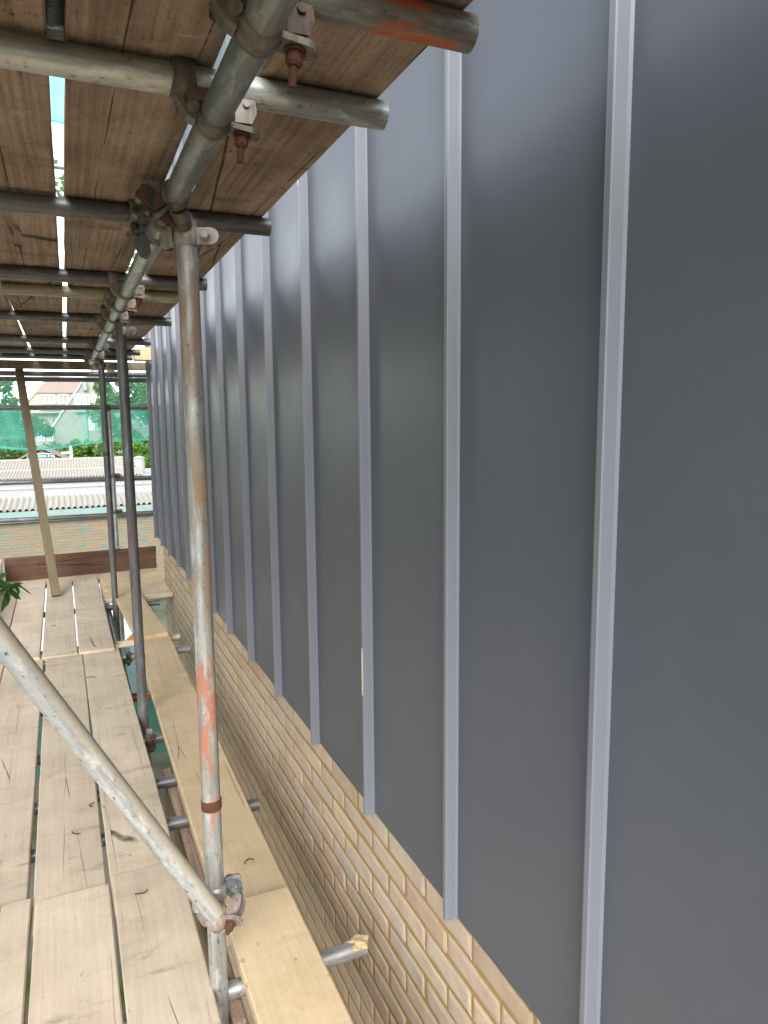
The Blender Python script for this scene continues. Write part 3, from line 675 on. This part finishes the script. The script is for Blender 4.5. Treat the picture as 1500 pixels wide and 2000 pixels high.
# black plastic on top of the overhead boards
m = MB(); nx, ny = 10, 12; vs = []
rg = random.Random(9)
for j in range(ny+1):
    for i in range(nx+1): vs.append((-.12+.28*i/nx, .5+.90*j/ny, SZ+.012+rg.uniform(-.004, .014)-(.03 if (i in (4, 5, 6) and 2 < j < 11) else 0)))
m.add(vs, [(j*(nx+1)+i, j*(nx+1)+i+1, (j+1)*(nx+1)+i+1, (j+1)*(nx+1)+i) for j in range(ny) for i in range(nx)], True)
tag(m.build('plastic_sheet', BLACKP), 'crumpled black plastic sheet lying over the gap between overhead boards', 'plastic sheet')

# ------------------------------------------------------------------ netting
def net(name, label, P, mat, hem=None, nu=40, nv=12, amp=.02, seed=1, hemw=.02):
    """P(u, v) gives the sheet; the hem is a strip along v = 0"""
    t = thing(name, label, 'debris netting', P(.5, 0), 'green debris netting'); rg = random.Random(seed); ph = [rg.uniform(0, 6) for _ in range(4)]
    c = Vector(P(.5, 0)); m = MB(); vs = []
    for b in range(nv+1):
        for a in range(nu+1):
            p = Vector(P(a/nu, b/nv)); f = amp*(math.sin(ph[0]+a*.9+b*.5)+.6*math.sin(ph[1]+a*.37-b*.9)); vs.append(p+Vector((0, f, 0))-c)
    m.add(vs, [(b*(nu+1)+a, b*(nu+1)+a+1, (b+1)*(nu+1)+a+1, (b+1)*(nu+1)+a) for b in range(nv) for a in range(nu)], True)
    m.build('net_sheet', mat, t, recalc=False)
    if hem:
        m = MB(); v2 = [vs[a]+Vector((0, -.006, -hemw*.3)) for a in range(nu+1)]+[vs[a]+Vector((0, -.006, hemw*.7)) for a in range(nu+1)]
        m.add(v2, [(a, a+1, nu+1+a+1, nu+1+a) for a in range(nu)], True); m.build('net_hem', hem, t, recalc=False)
    return t
def sag(x): return -.225-.075*math.exp(-((x+.25)/.45)**2)
net('debris_net', 'thin green debris netting hung from the topmost far rail', lambda u, v: (-1.0+2.1*u, 7.84+.02*math.sin(u*9), -.20+(.40+.20)*v), NET1, None, seed=2)
net('debris_net', 'denser green debris netting sagging below the far guard rail', lambda u, v: (-1.0+2.1*u, 7.76, sag(-1.0+2.1*u)+(.075-.012*math.cos(u*14)-sag(-1.0+2.1*u))*v), NET2, NETH, seed=4)
net('debris_net', 'green netting of the level above, glimpsed through the long gap overhead', lambda u, v: (-1.0+2.1*u, 7.8, 2.75+1.0*v), NETB, NETH, seed=6)
net('debris_net', 'turquoise netting stretched below the platform, seen through the bare gap', lambda u, v: (-.9+1.66*u, 4.55+2.35*v, -2.12-.02*math.sin(u*5)), NETB, None, seed=8)

# lean-to roof sheet below the far end
m = MB(); n = 60; vs = []
prof = [(0, 0), (.03, .0), (.042, .028), (.075, .028), (.087, 0), (.12, 0)]
xs = []
x = -1.6
while x < .775:
    for (dx, dz) in prof[:-1]:
        if x+dx < .778: xs.append((x+dx, dz))
    x += .2
for y, z in ((7.25, -2.78), (13.0, -2.62)): vs += [(X, y, z+dz) for X, dz in xs]
n = len(xs); m.add(vs, [(i, i+1, n+i+1, n+i) for i in range(n-1)])
tag(m.build('roof_sheet', SHEET), 'white profiled roof sheet below the far end of the platform', 'roof sheet')
# lift below
for i, x in enumerate((.05, .29, .53)):
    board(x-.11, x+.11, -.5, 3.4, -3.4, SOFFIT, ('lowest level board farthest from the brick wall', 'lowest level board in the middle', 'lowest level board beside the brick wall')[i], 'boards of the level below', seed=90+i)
for y, lb in ((.6, 'transom of the level below, close'), (3.0, 'transom of the level below, farther')):
    tube('scaffold_transom', (-.78, y, -3.463), (.7, y, -3.463), GALVD, lb, group='transoms of the level below')
tube('scaffold_ledger', (.243, -.5, -3.512), (.243, 7.3, -3.512), GALVD, 'ledger tube of the level below beside the wall', group='ledgers of the level below')
tube('scaffold_ledger', (-.69, -.5, -3.512), (-.69, 7.3, -3.512), GALVD, 'outside ledger tube of the level below', group='ledgers of the level below')

# ------------------------------------------------------------------ foliage
def set_tone(me, vals):
    a = me.attributes.new('tone', 'FLOAT', 'POINT'); a.data.foreach_set('value', vals)
def crown_mesh(seed, rad, n, leaf, clumps=26):
    rg = random.Random(seed); cl = []
    for _ in range(clumps):
        while True:
            p = Vector((rg.uniform(-1, 1), rg.uniform(-1, 1), rg.uniform(-1, 1)))
            if .35 < p.length < 1: break
        cl.append((Vector((p.x*rad[0], p.y*rad[1], p.z*rad[2])), rg.uniform(.2, .42)*min(rad), rg.random()))
    vs, fs, tn = [], [], []
    for i in range(n):
        c, r, t = rg.choice(cl); d = Vector((rg.gauss(0, 1), rg.gauss(0, 1), rg.gauss(0, 1))).normalized()
        p = c+d*r*rg.uniform(.6, 1.05)
        a = Euler((rg.uniform(-1, 1), rg.uniform(-1, 1), rg.uniform(0, 6.3))).to_matrix(); s = leaf*rg.uniform(.6, 1.3); k = len(vs)
        for u, v in ((-.5, 0), (0, -.32), (.5, 0), (0, .32)): vs.append(p+a @ Vector((u*s, v*s, 0)))
        fs.append((k, k+1, k+2, k+3)); tt = min(1, max(0, .6*t+.4*rg.random())); tn += [tt]*4
    me = bpy.data.meshes.new('crown'); me.from_pydata([tuple(v) for v in vs], [], fs); set_tone(me, tn); me.update(); return me
def tree(x, y, h, rad, seed, label, mat=LEAF, n=5000, leaf=.3, zb=-4.5, group='trees beyond the rails'):
    t = thing('tree', label, 'tree', (x, y, zb), group); rg = random.Random(seed)
    m = MB(); m.cyl((0, 0, 0), (rg.uniform(-.2, .2), 0, h*.6), .05*h*.5, .02*h*.5, 10)
    for k in range(5):
        a = rg.uniform(0, 6.3); z = h*rg.uniform(.35, .6); m.cyl((0, 0, z), (math.cos(a)*rad[0]*.6, math.sin(a)*rad[1]*.6, z+rad[2]*.6), .012*h, .004*h, 7)
    m.build('trunk', BARK, t)
    o = link('crown', crown_mesh(seed, rad, n, leaf), mat, t); o.location = (0, 0, h-rad[2])
    return t
tree(-5.0, 58, 7.6, (2.3, 2.3, 2.6), 1, 'airy tree left of the far house against the white sky', n=5500)
tree(-3.1, 66, 6.0, (2.0, 2.0, 2.3), 2, 'lower bushy tree close left of the far house', n=5500)
tree(-6.5, 48, 4.6, (2.6, 2, 1.9), 3, 'dark green tree low at the left edge behind the netting', n=6000)
tree(4.6, 63, 8.6, (2.2, 2.2, 3.6), 4, 'tall green tree behind the posts right of the houses', n=8000)
tree(7.2, 66, 8.2, (2.4, 2.2, 3.6), 5, 'green tree by the corner of the cladding', n=8000)
tree(-3.9, 52, 3.4, (1.6, 1.4, 1.3), 7, 'dark rounded shrub left of the gable with the sign', n=5000)
tree(2.9, 14, 11.2, (2.9, 1.8, 2.2), 8, 'tall tree glimpsed through the long gap overhead', n=5000, leaf=.16)
# unseen trees added on the open left side to darken the cladding's reflections
for i, (x, y) in enumerate(((-5.6, 1.2), (-6.0, 5.6), (-5.4, 10.4))):
    tree(x, y, 7.4+.5*(i % 2), (1.9, 2.5, 2.2), 30+i, ('unseen tree added to darken the cladding reflections, left of the camera', 'unseen tree added to darken the cladding reflections, left of the platform middle', 'unseen tree added to darken the cladding reflections, left of the platform far end')[i], n=6500, leaf=.22, group='unseen trees added along the open side')
# hedge bank
me = crown_mesh(12, (6.5, 1.2, 1.3), 24000, .22, 170); h = link('hedge', me, LEAFY, kind='stuff'); h.location = (2.6, 55, -2.95); tag(h, 'bright green hedge running along behind the low roofs', 'hedge')
# near branch that reaches over the platform from the left
t = thing('young_tree', 'dark green leaves on a branch reaching in at the left edge', 'tree', (-1.55, 3.0, -4.5))
m = MB(); m.cyl((0, 0, 0), (.05, 0, 3.3), .035, .018, 9); m.cyl((.05, 0, 3.3), (.65, .02, 3.95), .014, .007, 8); m.cyl((.65, .02, 3.95), (1.28, .0, 3.89), .007, .003, 7)
m.cyl((.05, 0, 3.3), (-.3, .2, 4.8), .016, .006, 8); m.build('trunk', BARK, t)
def palm_leaf(L, seed):
    rg = random.Random(seed); pts = []
    lobes = [(-2.05, .55), (-1.05, .82), (0, 1.0), (1.05, .82), (2.05, .55)]
    ring = []
    for i, (a, l) in enumerate(lobes):
        for da, f in ((-.42, .42), (-.26, .70), (-.13, .80), (0, 1), (.13, .80), (.26, .70), (.42, .42)):
            if abs(da) > .4 and i not in (0, 4): f = .40
            ring.append((a+da*.95, l*f*rg.uniform(.93, 1.07)))
    vs = [(0, 0, 0)]; 
    for a, r in ring:
        vs.append((math.sin(a)*r*L, math.cos(a)*r*L, -.35*L*r*r+.06*L*math.sin(a*5)))
    fs = [(0, i, i+1) for i in range(1, len(ring))]
    me = bpy.data.meshes.new('leaf'); me.from_pydata(vs, [], fs); set_tone(me, [.25+.5*rg.random()]+[rg.random() for _ in ring]); me.update()
    return me
rg = random.Random(4)
tips = [((1.30, .0, 3.885), (R(-55), R(20), R(-70)), .105), ((1.32, -.03, 3.87), (R(-80), R(-15), R(-150)), .10), ((1.27, .03, 3.90), (R(-70), 0, R(170)), .115), ((1.34, .02, 3.88), (R(-25), R(10), R(-95)), .085),
        ((1.22, .0, 3.80), (R(-70), R(10), R(200)), .10), ((1.05, .05, 3.92), (R(-50), 0, R(20)), .12), ((.9, -.05, 3.95), (R(-50), 0, R(160)), .12), ((.7, .05, 3.95), (R(-50), 0, R(10)), .12), ((-.2, .2, 4.6), (R(-30), 0, R(60)), .13), ((-.3, .2, 4.8), (R(-30), 0, R(200)), .13), ((-.1, .1, 4.3), (R(-30), 0, R(300)), .13)]
for i, (p, r, L) in enumerate(tips):
    o = link('leaf', palm_leaf(L, i), LEAFN, t); o.location = p; o.rotation_euler = r; o.scale = (.85,)*3
    
# ------------------------------------------------------------------ neighbour's yard building: brick wall, corrugated strip, white roof, upper corrugated roof
nb = thing('brick_outbuilding', 'low outbuilding of mixed orange and green bricks beyond the far toe board', 'building', (0, 20, -4.5))
def put(m, name, mat, parent, kind=None): return at(m.build(name, mat, parent, kind), parent)
m = MB(); m.box((.5, 20.158, -3.42), (17, .30, 2.14)); put(m, 'wall_core', MORTAR2, nb)
rg = random.Random(21); bmesh2 = [brick_mesh(50+i, .215, .065, .04) for i in range(4)]
faces = []
for b in bmesh2:       # turn the brick so that its face looks towards -Y
    b.v = [(v[1], v[0], v[2]) for v in b.v]; faces.append(b.mesh('brick'))
far_cells = []
for k in range(28):
    z = -2.60-k*.075; x = -8+(.1125 if k % 2 else 0)
    while x < 9: far_cells.append((x, z)); x += .225
inview = [c for c in far_cells if -1.75 < c[0] < 2.2 and c[1] > -3.45-.25*(2.2-c[0])/2][:300]
iv = set(inview); sb = MB()
for c in far_cells:
    if c in iv:
        dark = rg.random() < .06
        me = rg.choice(faces)
        if dark: me = me.copy(); me.materials.clear()
        o = link('brick', me, BRICK3 if dark else BRICK2, nb); o.matrix_parent_inverse = Matrix.Translation(-Vector(nb.location))
        o.location = (c[0], 20.0+rg.uniform(-.003, .003), c[1])
    else:
        b = rg.choice(bmesh2); sb.add([(v[0]+c[0], v[1]+20, v[2]+c[1]) for v in b.v], b.f)
put(sb, 'brickwork', BRICK2, nb, 'stuff')
m = MB(); m.box((.5, 19.93, -2.43), (17, .10, .27)); put(m, 'gutter_flashing', LEAD, nb)
def corrugated(x0, x1, y0, z0, y1, z1, pitch, amp, seg=8):
    m = MB(); vs = []; n = int((x1-x0)/pitch*seg)
    for y, z in ((y0, z0), (y1, z1)): vs += [(x0+(x1-x0)*i/n, y, z+amp*math.cos(2*math.pi*i/seg)) for i in range(n+1)]
    m.add(vs, [(i, i+1, n+1+i+1, n+1+i) for i in range(n)], True); return m
put(corrugated(-8, 9, 19.9, -2.26, 21.6, -2.10, .14, .034), 'corrugated_sheet', CORR, nb)
m = MB(); m.box((.5, 27.4, -3.05), (17, 11.6, .06), Euler((R(0), 0, 0)).to_matrix())
m = MB(); m.add([(-8, 21.55, -2.16), (9, 21.55, -2.16), (9, 33, -2.92), (-8, 33, -2.92), (-8, 21.55, -4.5), (9, 21.55, -4.5), (9, 33, -4.5), (-8, 33, -4.5)], [(0, 1, 2, 3), (0, 3, 7, 4), (1, 5, 6, 2)]); put(m, 'white_roof', WHITEP, nb)
m = MB(); rg = random.Random(2)
for row in range(4):
    y = 23+row*2.6; z = -2.16-(y-21.55)*.0664
    x = -7
    while x < 9:
        m.box((x, y, z+.02), (.05, .06, .04)); x += .55
put(m, 'roof_bolts', LEAD, nb, 'stuff')
us = thing('corrugated_shed', 'shed with a pale corrugated roof and white fascia behind the outbuilding', 'shed', (0, 33, -4.5))
m = MB(); m.box((.5, 33.15, -3.1), (17, .2, 1.25)); put(m, 'white_fascia', WHITEP, us)
m = MB()
for x in (-1.6, 1.15, 3.0): m.box((x, 33.03, -2.9), (.03, .05, .8))
for z in (-2.72, -2.88): m.box((.5, 33.035, z), (17, .03, .02))
put(m, 'panel_joints', CORR, us)
m = MB(); m.box((.5, 37, -3.6), (17, 7.2, 1.8)); put(m, 'shed_body', WHITEP, us)
put(corrugated(-8, 3.0, 32.9, -2.45, 35.9, -2.30, .125, .032), 'lower_roof_sheet', CORR, us)
put(corrugated(-8, 2.9, 35.8, -2.26, 38.6, -1.98, .125, .032), 'upper_roof_sheet', CORR, us)
m = MB(); m.box((-2.55, 35.82, -2.31), (10.9, .06, .12)); put(m, 'flashing_strip', CORR, us)
m = MB(); m.box((-2.5, 38.65, -1.97), (10.6, .3, .08)); put(m, 'ridge_cap', CORR, us)
m = MB(); m.cyl((3.15, 36, -3), (3.15, 36, -1.9), .25, .25, 16); m.cyl((3.15, 36, -1.9), (3.15, 36, -1.8), .3, .1, 16)
tag(m.build('white_tank', WHITEP), 'white tank beside the corrugated shed by the cladding corner', 'tank')
# gable with a sign
gb = thing('gable_hut', 'small red brick gable behind the corrugated roof, carrying a teal sign', 'building', (-1.4, 50, -4.5))
m = MB(); m.prism([(-3.2, -4.5), (.4, -4.5), (.4, -2.85), (-1.4, -1.98), (-3.2, -2.85)], 'y', 50, 56); put(m, 'brick_gable', REDBRICK, gb)
for (xa, za, xb, zb_) in ((-3.35, -2.85, -1.4, -1.86), (-1.4, -1.86, .55, -2.85)):
    m = MB(); m.prism([(xa, za), (xb, zb_), (xb, zb_+.10), (xa, za+.10)], 'y', 49.75, 56.2); put(m, 'roof_slope', SLATE, gb)
sg = thing('sign_board', 'teal sign board with white lettering on the red brick gable', 'sign', (-1.46, 49.9, -2.45))
boxobj('sign_panel', (0, 0, 0), (1.52, .04, .56), SIGNG, sg)
m = MB()
for z in (-.275, .275): m.box((0, -.025, z), (1.56, .04, .035))
for x in (-.765, .765): m.box((x, -.025, 0), (.035, .04, .58))
m.build('sign_frame', UPVC, sg)
for txt, z in (('Wayne 3 0', .06), ('mm 1265 6 m', -.20)):
    cu = bpy.data.curves.new('lettering', 'FONT'); cu.body = txt; cu.size = .25; cu.extrude = .004; cu.align_x = 'RIGHT'
    tmp = bpy.data.objects.new('tmp', cu); COL.objects.link(tmp); bpy.context.view_layer.update()
    me = bpy.data.meshes.new_from_object(tmp.evaluated_get(bpy.context.evaluated_depsgraph_get())); bpy.data.objects.remove(tmp)
    me.materials.clear(); o = link('lettering', me, UPVC, sg); o.location = (.70, -.03, z); o.rotation_euler = (R(90), 0, 0)
# mast with lamp
ms = thing('mast', 'white mast with a floodlight behind the corrugated roof', 'mast', (.28, 48, -4.5))
m = MB(); m.cyl((0, 0, 0), (0, 0, 2.85), .09, .08, 10); m.build('pole', UPVC, ms)
m = MB(); m.box((-.32, -.05, 2.42), (.42, .18, .12)); m.box((-.12, 0, 2.45), (.2, .05, .05)); m.build('floodlight', UPVC, ms)
# houses
def window(parent, x0, x1, z0, z1, y, n, fw=.09):
    m = MB(); w = x1-x0
    m.box(((x0+x1)/2, y, z0+fw/2), (w, .12, fw)); m.box(((x0+x1)/2, y, z1-fw/2), (w, .12, fw))
    for i in range(n+1): m.box((x0+fw/2+(w-fw)*i/n, y, (z0+z1)/2), (fw, .12, z1-z0-2*fw-.002))
    f = put(m, 'window', UPVC, parent)
    for i in range(n):
        a = x0+fw+(w-fw)*i/n; b = x0+(w-fw)*(i+1)/n
        m = MB(); m.box(((a+b)/2, y+.03, (z0+z1)/2), (b-a-.004, .02, z1-z0-2*fw-.004)); p = m.build('pane', GLASS, f)
        p.matrix_parent_inverse = f.matrix_parent_inverse.copy()
hA = thing('dormer_house', 'house with a terracotta roof and a white window dormer beyond the netting', 'house', (-1, 75, -4.5))
m = MB(); m.prism([(-4.2, -4.5), (3.6, -4.5), (3.6, .6), (-4.2, .6)], 'y', 76, 84); put(m, 'wall', RENDER, hA)
HT = simple('pale hip roof tile', (.40, .35, .26), .9, 0, .15, 3, .2)
m = MB(); V = [(-3.9, 75.4, .5), (3.4, 75.4, .5), (3.4, 84.6, .5), (-3.9, 84.6, .5), (-1.25, 80, 3.72), (3.4, 80, 3.72)]
m.add(V, [(0, 1, 5, 4), (0, 4, 3), (3, 4, 5, 2), (1, 2, 5), (0, 3, 2, 1)]); put(m, 'roof', HT, hA)
m = MB()
for x in (-3.35,):
    m.cyl((-3.95, 75.35, .52), (-1.25, 80, 3.78), .13, .13, 8)
put(m, 'hip_ridge', CREAMR, hA)
m = MB(); m.prism([(75.0, 1.2), (75.0, 2.35), (79.0, 3.4), (79, 1.2)], 'x', -2.1, 1.2); put(m, 'dormer', RENDER, hA)
m = MB(); V = [(-2.15, 74.85, 2.36), (1.35, 74.85, 2.36), (2.0, 79.9, 3.74), (-1.3, 79.9, 3.74)]; V += [(x, y, z+.1) for x, y, z in V]
m.add(V, [(0, 3, 2, 1), (4, 5, 6, 7), (0, 1, 5, 4), (1, 2, 6, 5), (2, 3, 7, 6), (3, 0, 4, 7)]); put(m, 'dormer_roof', TILE, hA)
window(hA, -1.92, -.62, 1.34, 2.24, 74.98, 3); window(hA, -.36, .52, 1.40, 2.26, 74.98, 2)
window(hA, -2.35, -1.75, -2.15, -1.35, 75.98, 2); window(hA, -1.55, -.85, -2.15, -1.3, 75.98, 3); window(hA, -.30, .28, -2.15, -1.4, 75.98, 2)
m = MB(); m.box((-.9, 80, 4.0), (1.6, .8, 1.0)); m.box((-.9, 80, 4.53), (1.75, .9, .12)); put(m, 'chimney', CREAMR, hA)
m = MB(); m.cyl((-.95, 75.9, -4.4), (-.95, 75.9, .5), .07, .07, 8); put(m, 'drainpipe', LEAD, hA)
hB = thing('gabled_house', 'grey gabled house with white bargeboards right of the dormer house', 'house', (2.4, 70, -4.5))
m = MB(); m.prism([(-.75, -4.5), (6.4, -4.5), (6.4, -.6), (2.8, 4.7), (-.75, -.6)], 'y', 70, 73.5); put(m, 'wall', RENDER, hB)
for xa, za, xb, zb_ in ((-1.05, -.88, 2.8, 4.85), (2.8, 4.85, 6.7, -.88)):
    m = MB(); m.prism([(xa, za), (xb, zb_), (xb, zb_+.16), (xa, za+.16)], 'y', 69.9, 73.8); put(m, 'roof_slope', SLATE, hB)
    m = MB(); m.prism([(xa, za-.03), (xb, zb_-.03), (xb, zb_+.13), (xa, za+.13)], 'y', 69.78, 69.89); put(m, 'bargeboard', UPVC, hB)
window(hB, .95, 1.45, 1.15, 2.15, 69.98, 2); window(hB, 1.6, 2.2, 1.15, 2.1, 69.98, 2); window(hB, 2.4, 3.1, 1.1, 2.0, 69.98, 3)
window(hB, 2.0, 2.5, -1.1, .2, 69.98, 3)
m = MB(); m.cyl((1.9, 69.75, 2.45), (1.9, 69.75, 3.1), .22, .22, 12); m.cyl((1.9, 69.75, 3.1), (1.9, 69.75, 3.22), .22, .08, 12); put(m, 'flue', WHITEP, hB)
m = MB(); m.box((1.65, 69.9, -2), (.5, .15, 5.0)); m.box((1.65, 69.8, .62), (1.25, .5, .22)); put(m, 'white_duct', LEAD, hB)
m = MB(); m.box((1.75, 69.6, .98), (1.9, .08, .06)); m.box((2.7, 69.6, 1.0), (.5, .08, .5)); put(m, 'balcony_rail', UPVC, hB)

# ------------------------------------------------------------------ lift the whole layout so that the ground lies at z = 0
for o in list(COL.objects):
    if o.parent is None and o.type != 'CAMERA': o.location.z += LIFT
